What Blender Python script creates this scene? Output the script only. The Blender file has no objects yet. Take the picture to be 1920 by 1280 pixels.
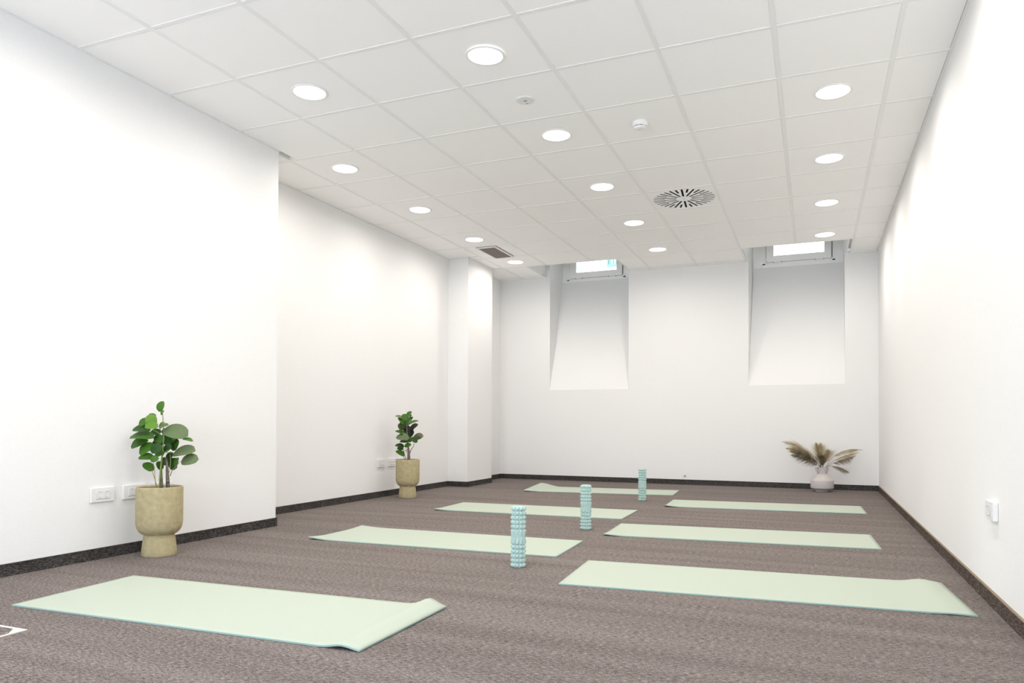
import bpy, bmesh, math, random
from mathutils import Vector, Matrix

R = math.radians
scn = bpy.context.scene
COL = scn.collection

# ------------------------------------------------------------------ camera, world, light, exposure
CAM_H = 0.7691
r0 = Vector((0.92437621, 0.38146502, 0.00361473))
r1 = Vector((-0.00232185, 0.01510116, -0.99988328))
r2 = Vector((-0.38147508, 0.92425992, 0.01484486))
cam_d = bpy.data.cameras.new('camera')
cam = bpy.data.objects.new('camera', cam_d)
COL.objects.link(cam)
m3 = Matrix((r0, -r1, -r2)).transposed()
cam.matrix_world = Matrix.Translation((0, 0, CAM_H)) @ m3.to_4x4()
cam_d.sensor_width = 36.0
cam_d.lens = 1354.77 * 36.0 / 1920.0
cam_d.shift_x = -6.88 / 1920.0
cam_d.shift_y = 135.14 / 1920.0
cam_d.clip_start = 0.02
scn.camera = cam

world = bpy.data.worlds.new('world')
scn.world = world
world.use_nodes = True
bgn = world.node_tree.nodes['Background']
bgn.inputs['Color'].default_value = (0.91, 0.96, 1.0, 1)
bgn.inputs['Strength'].default_value = 14.0

LAMP_W = 8.8
LAMP_SPREAD = R(172)
LAMP_COL = (1.0, 0.935, 0.865)
DISC_STRENGTH = 5.0
FILL_W = 320.0

# added cool fill light behind the camera, standing in for window light
fill_d = bpy.data.lights.new('fill_light', 'AREA')
fill_d.shape = 'RECTANGLE'
fill_d.size = 3.5
fill_d.size_y = 2.1
fill_d.energy = FILL_W
fill_d.color = (0.80, 0.88, 1.0)
fill = bpy.data.objects.new('fill_light', fill_d)
COL.objects.link(fill)
fill.location = (-1.5, -2.70, 1.35)
fill.rotation_euler = (R(125), 0, 0)      # faces +Y, tipped up to brighten the ceiling

vs = scn.view_settings
scn.display_settings.display_device = 'sRGB'
vs.view_transform = 'Standard'
vs.look = 'None'
vs.exposure = 0.0
vs.gamma = 1.0
vs.use_curve_mapping = False
try:
    scn.cycles.max_bounces = 14
    scn.cycles.diffuse_bounces = 10
    scn.cycles.sample_clamp_indirect = 6.0
except Exception:
    pass

# ------------------------------------------------------------------ helpers
def obj(name, bm, mat=None, parent=None, world_coords=True, smooth=False):
    """link a bmesh as ONE mesh object; verts given in world space are made local to the parent"""
    if parent is not None and world_coords:
        off = parent_loc(parent)
        bmesh.ops.translate(bm, verts=bm.verts, vec=-off)
    me = bpy.data.meshes.new(name)
    bmesh.ops.recalc_face_normals(bm, faces=bm.faces)
    bm.to_mesh(me)
    bm.free()
    if smooth:
        for p in me.polygons:
            p.use_smooth = True
    o = bpy.data.objects.new(name, me)
    if mat is not None:
        me.materials.append(mat)
    COL.objects.link(o)
    if parent is not None:
        o.parent = parent
    return o

def parent_loc(p):
    v = Vector((0, 0, 0))
    while p is not None:
        v = v + Vector(p.location)
        p = p.parent
    return v

def thing(name, label, cat, loc=(0, 0, 0), group=None):
    o = bpy.data.objects.new(name, None)
    o.empty_display_size = 0.05
    COL.objects.link(o)
    o.location = loc
    o['label'] = label
    o['category'] = cat
    if group:
        o['group'] = group
    return o

def tag(o, label, cat, group=None):
    o['label'] = label
    o['category'] = cat
    if group:
        o['group'] = group
    return o

def struct(name, bm, mat):
    o = obj(name, bm, mat)
    o['kind'] = 'structure'
    return o

def bx(bm, x0, x1, y0, y1, z0, z1):
    return hexa(bm, [(x0, y0, z0), (x1, y0, z0), (x1, y1, z0), (x0, y1, z0),
                     (x0, y0, z1), (x1, y0, z1), (x1, y1, z1), (x0, y1, z1)])

def hexa(bm, pts):
    v = [bm.verts.new(p) for p in pts]
    for f in ((0, 3, 2, 1), (4, 5, 6, 7), (0, 1, 5, 4), (1, 2, 6, 5), (2, 3, 7, 6), (3, 0, 4, 7)):
        bm.faces.new([v[i] for i in f])
    return v

def bevel(bm, w, seg=2):
    bmesh.ops.bevel(bm, geom=list(bm.edges), offset=w, segments=seg, profile=0.5, affect='EDGES')

def lathe(bm, prof, n=48, c=(0, 0, 0), close_bottom=True, close_top=False):
    rings = []
    for r, z in prof:
        rings.append([bm.verts.new((c[0] + r * math.cos(2 * math.pi * k / n),
                                    c[1] + r * math.sin(2 * math.pi * k / n), c[2] + z)) for k in range(n)])
    for a, b in zip(rings, rings[1:]):
        for k in range(n):
            bm.faces.new((a[k], a[(k + 1) % n], b[(k + 1) % n], b[k]))
    if close_bottom:
        bm.faces.new(rings[0])
    if close_top:
        bm.faces.new(rings[-1])

def tube(bm, pts, radii, n=8):
    pts = [Vector(p) for p in pts]
    rings = []
    for i, p in enumerate(pts):
        t = (pts[min(i + 1, len(pts) - 1)] - pts[max(i - 1, 0)]).normalized()
        a = t.cross(Vector((0.31, 0.9, 0.2))).normalized()
        b = t.cross(a).normalized()
        rings.append([bm.verts.new(p + (a * math.cos(2 * math.pi * k / n) + b * math.sin(2 * math.pi * k / n)) * radii[i])
                      for k in range(n)])
    for a, b in zip(rings, rings[1:]):
        for k in range(n):
            bm.faces.new((a[k], a[(k + 1) % n], b[(k + 1) % n], b[k]))
    bm.faces.new(rings[0])
    bm.faces.new(rings[-1])

def bez(p0, p1, p2, n):
    p0, p1, p2 = Vector(p0), Vector(p1), Vector(p2)
    out = []
    for i in range(n + 1):
        t = i / n
        out.append(p0 * (1 - t) ** 2 + p1 * 2 * t * (1 - t) + p2 * t * t)
    return out

# ------------------------------------------------------------------ materials
def new_mat(name, color=(0.8, 0.8, 0.8), rough=0.6, spec=0.4):
    m = bpy.data.materials.new(name)
    m.use_nodes = True
    b = m.node_tree.nodes['Principled BSDF']
    b.inputs['Base Color'].default_value = (*color, 1)
    b.inputs['Roughness'].default_value = rough
    b.inputs['Specular IOR Level'].default_value = spec
    return m, m.node_tree.nodes, m.node_tree.links, b

def noise_mat(name, c1, c2, scale=(1, 1, 1), nscale=5.0, detail=4, rough=0.7, spec=0.3, bump=0.0, bdist=0.002,
              lo=0.3, hi=0.7):
    m, N, L, b = new_mat(name, c1, rough, spec)
    tc = N.new('ShaderNodeTexCoord')
    mp = N.new('ShaderNodeMapping')
    mp.inputs['Scale'].default_value = scale
    nz = N.new('ShaderNodeTexNoise')
    nz.inputs['Scale'].default_value = nscale
    nz.inputs['Detail'].default_value = detail
    cr = N.new('ShaderNodeValToRGB')
    cr.color_ramp.elements[0].position = lo
    cr.color_ramp.elements[0].color = (*c1, 1)
    cr.color_ramp.elements[1].position = hi
    cr.color_ramp.elements[1].color = (*c2, 1)
    L.new(tc.outputs['Object'], mp.inputs['Vector'])
    L.new(mp.outputs['Vector'], nz.inputs['Vector'])
    L.new(nz.outputs['Fac'], cr.inputs['Fac'])
    L.new(cr.outputs['Color'], b.inputs['Base Color'])
    if bump > 0:
        bp = N.new('ShaderNodeBump')
        bp.inputs['Strength'].default_value = bump
        bp.inputs['Distance'].default_value = bdist
        L.new(nz.outputs['Fac'], bp.inputs['Height'])
        L.new(bp.outputs['Normal'], b.inputs['Normal'])
    return m

M = {}
M['wall'] = noise_mat('white_wall_paint', (0.79, 0.79, 0.789), (0.81, 0.81, 0.809), (1, 1, 1), 90, 3, 0.8, 0.2, 0.12, 0.0008)
M['tile'] = noise_mat('ceiling_tile_board', (0.93, 0.926, 0.918), (0.95, 0.946, 0.938), (1, 1, 1), 160, 2, 0.95, 0.1, 0.1, 0.0005)
M['grid'] = new_mat('grid_paint', (0.85, 0.85, 0.845), 0.5, 0.3)[0]
M['white'] = new_mat('white_plastic', (0.76, 0.76, 0.755), 0.35, 0.4)[0]
M['recess'] = new_mat('socket_well_plastic', (0.66, 0.67, 0.69), 0.4, 0.4)[0]
M['white_metal'] = new_mat('white_enamel', (0.85, 0.85, 0.845), 0.35, 0.4)[0]
M['dark'] = new_mat('dark_cavity', (0.012, 0.012, 0.012), 0.9, 0.1)[0]
M['pin'] = new_mat('dark_pin_hole', (0.06, 0.06, 0.07), 0.6, 0.2)[0]
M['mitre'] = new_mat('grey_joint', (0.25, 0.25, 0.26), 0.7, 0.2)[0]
M['upvc'] = new_mat('window_plastic', (0.90, 0.90, 0.90), 0.3, 0.4)[0]
M['lattice'] = new_mat('return_air_lattice', (0.33, 0.28, 0.27), 0.6, 0.2)[0]
M['soil'] = noise_mat('potting_soil', (0.045, 0.03, 0.022), (0.12, 0.085, 0.06), (1, 1, 1), 60, 4, 0.95, 0.1, 0.8, 0.006)
M['bark'] = noise_mat('bark', (0.09, 0.075, 0.07), (0.26, 0.215, 0.20), (1, 1, 0.4), 90, 4, 0.85, 0.2, 0.6, 0.002)
M['green_stem'] = new_mat('green_stem', (0.22, 0.30, 0.07), 0.6, 0.3)[0]
M['twig'] = new_mat('dry_twig', (0.28, 0.22, 0.12), 0.8, 0.2)[0]
M['metal'] = new_mat('brushed_metal', (0.5, 0.5, 0.5), 0.4, 0.5)[0]
M['metal'].node_tree.nodes['Principled BSDF'].inputs['Metallic'].default_value = 0.8
M['plaster_out'] = noise_mat('outdoor_plaster', (0.86, 0.88, 0.88), (0.9, 0.91, 0.91), (1, 1, 1), 8, 3, 0.9, 0.1)
M['teal_paint'] = new_mat('pale_teal_paint', (0.09, 0.19, 0.175), 0.6, 0.2)[0]
M['paving'] = noise_mat('paving', (0.4, 0.4, 0.39), (0.5, 0.5, 0.48), (1, 1, 1), 20, 3, 0.9, 0.1)
M['floor_box'] = new_mat('floor_box_cream_metal', (0.80, 0.76, 0.68), 0.4, 0.4)[0]

def carpet_mat(name, c_dark, c_mid, c_light, along='x', k=1.0):
    m, N, L, b = new_mat(name, c_mid, 0.95, 0.08)
    tc = N.new('ShaderNodeTexCoord')
    def nz(scale, s, d, rough=0.6):
        mp = N.new('ShaderNodeMapping')
        mp.inputs['Scale'].default_value = scale
        n = N.new('ShaderNodeTexNoise')
        n.inputs['Scale'].default_value = s
        n.inputs['Detail'].default_value = d
        n.inputs['Roughness'].default_value = rough
        L.new(tc.outputs['Object'], mp.inputs['Vector'])
        L.new(mp.outputs['Vector'], n.inputs['Vector'])
        return n
    if along == 'x':
        a = nz((0.27, 1.0, 1.0), 185 * k, 3, 0.75)        # yarn streaks across the room
        f = nz((0.55, 1.0, 1.0), 420 * k, 2, 0.7)        # single loops
    elif along == 'y':
        a = nz((1.0, 0.28, 1.0), 150 * k, 3, 0.7)
        f = nz((1.0, 0.55, 1.0), 420 * k, 2, 0.7)
    else:
        a = nz((0.3, 0.3, 1.0), 200 * k, 3, 0.7)
        f = nz((0.6, 0.6, 1.0), 420 * k, 2, 0.7)
    g = nz((0.05, 0.9, 1.0), 9, 2, 0.5)                   # faint rows
    mx = N.new('ShaderNodeMath'); mx.operation = 'MULTIPLY_ADD'
    mx.inputs[1].default_value = 0.55
    L.new(a.outputs['Fac'], mx.inputs[0])
    m2 = N.new('ShaderNodeMath'); m2.operation = 'MULTIPLY'
    m2.inputs[1].default_value = 0.37
    L.new(f.outputs['Fac'], m2.inputs[0])
    m3_ = N.new('ShaderNodeMath'); m3_.operation = 'MULTIPLY_ADD'
    m3_.inputs[1].default_value = 0.08
    L.new(g.outputs['Fac'], m3_.inputs[0])
    L.new(m2.outputs[0], m3_.inputs[2])
    L.new(m3_.outputs[0], mx.inputs[2])
    cr = N.new('ShaderNodeValToRGB')
    e = cr.color_ramp.elements
    e[0].position = 0.405; e[0].color = (*c_dark, 1)
    e[1].position = 0.615; e[1].color = (*c_light, 1)
    e.new(0.5).color = (*c_mid, 1)
    L.new(mx.outputs[0], cr.inputs['Fac'])
    L.new(cr.outputs['Color'], b.inputs['Base Color'])
    bp = N.new('ShaderNodeBump')
    bp.inputs['Strength'].default_value = 0.35
    bp.inputs['Distance'].default_value = 0.003
    L.new(mx.outputs[0], bp.inputs['Height'])
    L.new(bp.outputs['Normal'], b.inputs['Normal'])
    return m

M['carpet'] = carpet_mat('loop_carpet', (0.059, 0.049, 0.045), (0.158, 0.134, 0.123), (0.352, 0.315, 0.30))
M['skirt'] = carpet_mat('carpet_skirting', (0.016, 0.015, 0.014), (0.050, 0.046, 0.044), (0.14, 0.13, 0.125), 'xy')
M['skirt_brown_lit'] = carpet_mat('carpet_skirting_lit_brown', (0.035, 0.027, 0.022), (0.085, 0.066, 0.056), (0.19, 0.155, 0.135), 'y')  # skirting carpet with the right wall's lighting put into its brown colour
M['tan_edge'] = new_mat('tan_bound_edge', (0.24, 0.19, 0.13), 0.8, 0.2)[0]
M['skirt_edge'] = new_mat('skirting_bound_edge', (0.07, 0.06, 0.05), 0.8, 0.2)[0]

def mat_mat():
    m, N, L, b = new_mat('mint_foam', (0.425, 0.478, 0.40), 0.7, 0.25)
    tc = N.new('ShaderNodeTexCoord')
    w = N.new('ShaderNodeTexVoronoi')
    w.inputs['Scale'].default_value = 140
    bp = N.new('ShaderNodeBump')
    bp.inputs['Strength'].default_value = 0.25
    bp.inputs['Distance'].default_value = 0.001
    L.new(tc.outputs['Object'], w.inputs['Vector'])
    L.new(w.outputs['Distance'], bp.inputs['Height'])
    L.new(bp.outputs['Normal'], b.inputs['Normal'])
    return m
M['mat'] = mat_mat()
M['mat_edge'] = new_mat('mint_foam_cut_edge', (0.30, 0.44, 0.41), 0.8, 0.1)[0]
M['roller'] = new_mat('aqua_foam', (0.41, 0.565, 0.54), 0.55, 0.3)[0]
M['pot'] = noise_mat('olive_fibre_clay', (0.355, 0.305, 0.172), (0.45, 0.39, 0.238), (1, 1, 1), 34, 8, 0.85, 0.2, 0.25, 0.003)
M['ceramic'] = noise_mat('lilac_grey_ceramic', (0.50, 0.46, 0.47), (0.60, 0.56, 0.575), (1, 1, 1), 120, 3, 0.7, 0.25, 0.2, 0.001)
M['ceramic_rough'] = noise_mat('pitted_cream_ceramic', (0.54, 0.50, 0.47), (0.64, 0.60, 0.565), (1, 1, 1), 110, 3, 0.8, 0.2, 0.7, 0.003)

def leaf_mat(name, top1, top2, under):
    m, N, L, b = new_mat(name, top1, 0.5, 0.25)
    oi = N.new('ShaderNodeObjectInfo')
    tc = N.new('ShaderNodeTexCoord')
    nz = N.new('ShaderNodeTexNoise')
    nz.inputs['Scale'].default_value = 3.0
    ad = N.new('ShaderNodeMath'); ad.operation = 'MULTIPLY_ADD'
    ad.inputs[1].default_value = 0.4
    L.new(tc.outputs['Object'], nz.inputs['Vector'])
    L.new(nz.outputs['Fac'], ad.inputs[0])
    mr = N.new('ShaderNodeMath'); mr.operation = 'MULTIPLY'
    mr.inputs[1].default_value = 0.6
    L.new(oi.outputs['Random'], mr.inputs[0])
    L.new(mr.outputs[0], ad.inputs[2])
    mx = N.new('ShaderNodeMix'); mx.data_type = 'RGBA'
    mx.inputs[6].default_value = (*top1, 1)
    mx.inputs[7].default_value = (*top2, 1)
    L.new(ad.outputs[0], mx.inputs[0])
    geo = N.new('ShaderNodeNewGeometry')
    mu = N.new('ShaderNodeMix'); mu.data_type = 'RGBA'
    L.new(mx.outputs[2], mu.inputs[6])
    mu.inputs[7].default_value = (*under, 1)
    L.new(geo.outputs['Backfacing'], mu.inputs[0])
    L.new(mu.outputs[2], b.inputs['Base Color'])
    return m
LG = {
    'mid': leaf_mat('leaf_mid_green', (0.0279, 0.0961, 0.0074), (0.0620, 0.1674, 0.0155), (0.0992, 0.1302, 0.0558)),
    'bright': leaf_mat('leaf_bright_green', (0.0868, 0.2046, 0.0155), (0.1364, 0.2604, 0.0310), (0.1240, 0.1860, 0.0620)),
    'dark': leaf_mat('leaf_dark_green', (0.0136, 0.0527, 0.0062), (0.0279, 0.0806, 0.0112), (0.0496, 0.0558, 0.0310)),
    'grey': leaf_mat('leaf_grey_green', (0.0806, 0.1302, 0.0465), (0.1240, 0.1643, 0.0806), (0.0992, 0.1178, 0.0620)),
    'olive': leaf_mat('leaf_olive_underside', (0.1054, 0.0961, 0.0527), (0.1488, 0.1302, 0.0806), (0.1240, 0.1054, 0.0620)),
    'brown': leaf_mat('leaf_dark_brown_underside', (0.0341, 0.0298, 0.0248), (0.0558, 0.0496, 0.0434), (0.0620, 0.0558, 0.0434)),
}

def emit_mat(name, col, s):
    m = bpy.data.materials.new(name)
    m.use_nodes = True
    N = m.node_tree.nodes
    N.clear()
    e = N.new('ShaderNodeEmission')
    e.inputs['Color'].default_value = (*col, 1)
    e.inputs['Strength'].default_value = s
    o = N.new('ShaderNodeOutputMaterial')
    m.node_tree.links.new(e.outputs[0], o.inputs['Surface'])
    return m
M['lamp'] = emit_mat('lit_diffuser', (1.0, 0.95, 0.88), DISC_STRENGTH)

def glass_mat():
    m = bpy.data.materials.new('window_glass')
    m.use_nodes = True
    N = m.node_tree.nodes; L = m.node_tree.links
    N.clear()
    t = N.new('ShaderNodeBsdfTransparent')
    t.inputs['Color'].default_value = (0.93, 0.97, 0.96, 1)
    g = N.new('ShaderNodeBsdfGlossy')
    g.inputs['Roughness'].default_value = 0.02
    f = N.new('ShaderNodeFresnel')
    f.inputs['IOR'].default_value = 1.45
    mx = N.new('ShaderNodeMixShader')
    o = N.new('ShaderNodeOutputMaterial')
    L.new(f.outputs[0], mx.inputs[0])
    L.new(t.outputs[0], mx.inputs[1])
    L.new(g.outputs[0], mx.inputs[2])
    L.new(mx.outputs[0], o.inputs['Surface'])
    return m
M['glass'] = glass_mat()

# ------------------------------------------------------------------ the room
ZC = 2.8236
XR = 0.7046
YF = 9.4785
YB = -2.80
XL, XA, XP, XD = -3.737, -4.206, -3.933, -4.150
Y1, Y2, Y3 = 4.337, 7.980, 8.700
GX0, GY0, T = -1.3862, 4.5231, 0.6
NICHE = [dict(x0=-3.400, x1=-2.285, bx0=-3.400, bx1=-2.400, z=1.247),
         dict(x0=-0.757, x1=0.345, bx0=-0.738, bx1=0.349, z=1.268)]
YW, ZW, ZT = 10.03, 2.842, 3.46
NOTCH = [(-3.456, -2.267), (-0.752, 0.357)]
YN = GY0 + 7 * T

b = bmesh.new(); bx(b, -4.6, 1.0, YB - .2, 10.3, -0.12, 0)
struct('floor', b, M['carpet'])

# left wall: plan polyline with the recess and the pilaster
b = bmesh.new()
xo = -4.6
bx(b, xo, XL, YB, Y1, 0, 2.95)
bx(b, xo, XA, Y1, Y2, 0, 2.95)
bx(b, xo, XP, Y2, Y3, 0, 2.95)
bx(b, xo, XD, Y3, YF, 0, 2.95)
struct('wall_left', b, M['wall'])
b = bmesh.new(); bx(b, XR, 1.0, YB, YF, 0, 2.95)
struct('wall_right', b, M['wall'])
b = bmesh.new()
bx(b, -4.6, 1.0, YB - .2, YB, 0, 2.95)
struct('wall_front', b, M['wall'])

# far wall with the two niches that slope back and up to the high windows
b = bmesh.new()
yo = 10.25
n1, n2 = NICHE
zt = 3.75
bx(b, -4.6, n1['x0'], YF, yo, 0, zt)
hexa(b, [(n1['x1'], YF, 0), (n2['x0'], YF, 0), (n2['bx0'], yo, 0), (n1['bx1'], yo, 0),
         (n1['x1'], YF, zt), (n2['x0'], YF, zt), (n2['bx0'], yo, zt), (n1['bx1'], yo, zt)])
hexa(b, [(n2['x1'], YF, 0), (1.0, YF, 0), (1.0, yo, 0), (n2['bx1'], yo, 0),
         (n2['x1'], YF, zt), (1.0, YF, zt), (1.0, yo, zt), (n2['bx1'], yo, zt)])
for n in NICHE:
    e = 0.0
    hexa(b, [(n['x0'], YF, 0), (n['x1'], YF, 0), (n['bx1'], yo, 0), (n['bx0'], yo, 0),
             (n['x0'], YF, n['z']), (n['x1'], YF, n['z']), (n['bx1'], YW, ZW), (n['bx0'], YW, ZW)])
    bx(b, n['bx0'] - .01, n['bx1'] + .01, YW, yo, ZW - .3, ZW)
    bx(b, n['bx0'] - .05, n['bx1'] + .12, YF + .0005, yo, ZT, zt - .001)
struct('wall_back', b, M['wall'])

# ------------------------------------------------------------------ suspended ceiling
b = bmesh.new()
zp0, zp1 = 2.875, 2.90
ylim = YN
bx(b, -4.6, 1.0, YB - .2, ylim - .02, zp0, zp1)
xs = [-4.6, NOTCH[0][0] - .02, NOTCH[0][1] + .02, NOTCH[1][0] - .02, NOTCH[1][1] + .02, 1.0]
for k in (0, 2, 4):
    bx(b, xs[k], xs[k + 1], ylim - .02, YF + .05, zp0, zp1)
ceil = struct('ceiling', b, M['grid'])

def foot(y):
    if y < Y1: return XL
    if y < Y2: return XA
    if y < Y3: return XP
    return XD

tile_cache = {}
GAP = 0.0115
EDGE = 0.016
def add_tile(x0, x1, y0, y1):
    w, d = x1 - x0, y1 - y0
    if w < 0.03 or d < 0.03:
        return
    key = (round(w, 4), round(d, 4))
    if key not in tile_cache:
        bm = bmesh.new()
        bx(bm, -w / 2, w / 2, -d / 2, d / 2, 0, 0.022)
        bmesh.ops.bevel(bm, geom=[e for e in bm.edges if all(v.co.z < .001 for v in e.verts)], offset=0.0016,
                        segments=1, affect='EDGES')
        bmesh.ops.recalc_face_normals(bm, faces=bm.faces)
        me = bpy.data.meshes.new('ceiling_tile'); bm.to_mesh(me); bm.free()
        me.materials.append(M['tile'])
        tile_cache[key] = me
    o = bpy.data.objects.new('ceiling_tile', tile_cache[key])
    COL.objects.link(o)
    o.parent = ceil
    o.location = ((x0 + x1) / 2, (y0 + y1) / 2, ZC)

SKIP = {(0, 3): 'swirl'}
def cells():
    for j in range(-12, 9):
        ya = max(GY0 + j * T, YB)
        yb = min(GY0 + (j + 1) * T, YF)
        if yb <= ya: continue
        for i in range(-5, 4):
            xa0, xb0 = GX0 + i * T, GX0 + (i + 1) * T
            cuts = [ya] + [yy for yy in (Y1, Y2, Y3) if ya < yy < yb and i == -5] + [yb]
            for c0, c1 in zip(cuts, cuts[1:]):
                xl = foot((c0 + c1) / 2)
                xa, xb = max(xa0, xl), min(xb0, XR)
                if xb - xa < 0.02: continue
                spans = [(xa, xb)]
                if j >= 7:
                    for q0, q1 in NOTCH:
                        ns = []
                        for s0, s1 in spans:
                            if s1 <= q0 or s0 >= q1: ns.append((s0, s1)); continue
                            if s0 < q0: ns.append((s0, q0))
                            if s1 > q1: ns.append((q1, s1))
                        spans = ns
                for s0, s1 in spans:
                    yield i, j, s0, s1, c0, c1, xl
for i, j, s0, s1, c0, c1, xl in cells():
    if (i, j) in SKIP: continue
    on_grid = lambda v, g0: abs((v - g0) / T - round((v - g0) / T)) < 1e-4
    x0 = s0 + (GAP if on_grid(s0, GX0) else EDGE)
    x1 = s1 - (GAP if on_grid(s1, GX0) else EDGE)
    y0 = c0 + (GAP if on_grid(c0, GY0) else EDGE)
    y1 = c1 - (GAP if on_grid(c1, GY0) else EDGE)
    add_tile(x0, x1, y0, y1)

# exposed grid runners between the tiles, each its own bar
for i in range(-4, 4):
    x = GX0 + i * T
    segs = [(YB, YF)] if i > -4 else [(Y1, YF)]
    for q0, q1 in NOTCH:
        if q0 < x < q1: segs = [(segs[0][0], YN)]
    for a, c in segs:
        bm = bmesh.new(); bx(bm, x - .012, x + .012, a, c, ZC - .0032, ZC + .030)
        obj('grid_runner', bm, M['grid'], ceil)
for j in range(-12, 9):
    y = GY0 + j * T
    spans = [(foot(y), XR)]
    if j == 8:
        spans = [(foot(y), NOTCH[0][0]), (NOTCH[0][1], NOTCH[1][0]), (NOTCH[1][1], XR)]
    for a, c in spans:
        bm = bmesh.new(); bx(bm, a, c, y - .012, y + .012, ZC - .0028, ZC + .028)
        obj('grid_cross_bar', bm, M['grid'], ceil)
# wall angle around the room
def angle(x0, x1, y0, y1):
    bm = bmesh.new(); bx(bm, x0, x1, y0, y1, ZC - .003, ZC + .022)
    obj('wall_angle', bm, M['grid'], ceil)
A = EDGE - .002
angle(XL, XL + A, YB, Y1); angle(XA, XA + A, Y1, Y2); angle(XP, XP + A, Y2, Y3); angle(XD, XD + A, Y3, YF)
angle(XR - A, XR, YB, YF)
for a, c in ((XD, NOTCH[0][0]), (NOTCH[0][1], NOTCH[1][0]), (NOTCH[1][1], XR)):
    angle(a + A * (a == XD), c - A * (c == XR), YF - A, YF)

# linings of the two cut-outs that rise to the windows
for k, (q0, q1) in enumerate(NOTCH):
    bm = bmesh.new()
    t = .012
    bx(bm, q0 - t, q0, YN - t, YF, ZC, ZT)
    bx(bm, q1, q1 + t, YN - t, YF, ZC, ZT)
    bx(bm, q0, q1, YN - t, YN, ZC, ZT)
    bx(bm, q0 - t, q1 + t, YN - t, YF, ZT, ZT + .02)
    struct('trim_%d' % (k + 1), bm, M['wall'])

# ------------------------------------------------------------------ skirting
def skirt(name, runs, h=0.060, t=0.009, mat='skirt', edge='skirt_edge'):
    bm = bmesh.new()
    for p, q, nx, ny in runs:
        x0, x1 = sorted((p[0], q[0])); y0, y1 = sorted((p[1], q[1]))
        if nx: bx(bm, min(x0, x0 + nx * t), max(x0, x0 + nx * t), y0, y1, 0, h)
        else: bx(bm, x0, x1, min(y0, y0 + ny * t), max(y0, y0 + ny * t), 0, h)
    o = struct(name, bm, M[mat])
    bm = bmesh.new()
    for p, q, nx, ny in runs:
        x0, x1 = sorted((p[0], q[0])); y0, y1 = sorted((p[1], q[1]))
        t2 = t + .0025
        if nx: bx(bm, min(x0, x0 + nx * t2), max(x0, x0 + nx * t2), y0, y1, h, h + .003)
        else: bx(bm, x0, x1, min(y0, y0 + ny * t2), max(y0, y0 + ny * t2), h, h + .003)
    obj('bound_edge', bm, M[edge], o)
    return o
tt = .009
skirt('baseboard_left', [((XL, YB), (XL, Y1 + tt), 1, 0), ((XA, Y1), (XA, Y2), 1, 0), ((XA, Y2), (XP + tt, Y2), 0, -1),
                         ((XP, Y2), (XP, Y3), 1, 0), ((XD, Y3), (XD, YF), 1, 0)])
skirt('baseboard_right', [((XR, YB), (XR, YF), -1, 0)], h=.064, mat='skirt_brown_lit', edge='tan_edge')
skirt('baseboard_back', [((XD + tt, YF), (XR - tt, YF), 0, -1)], h=.062)

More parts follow.
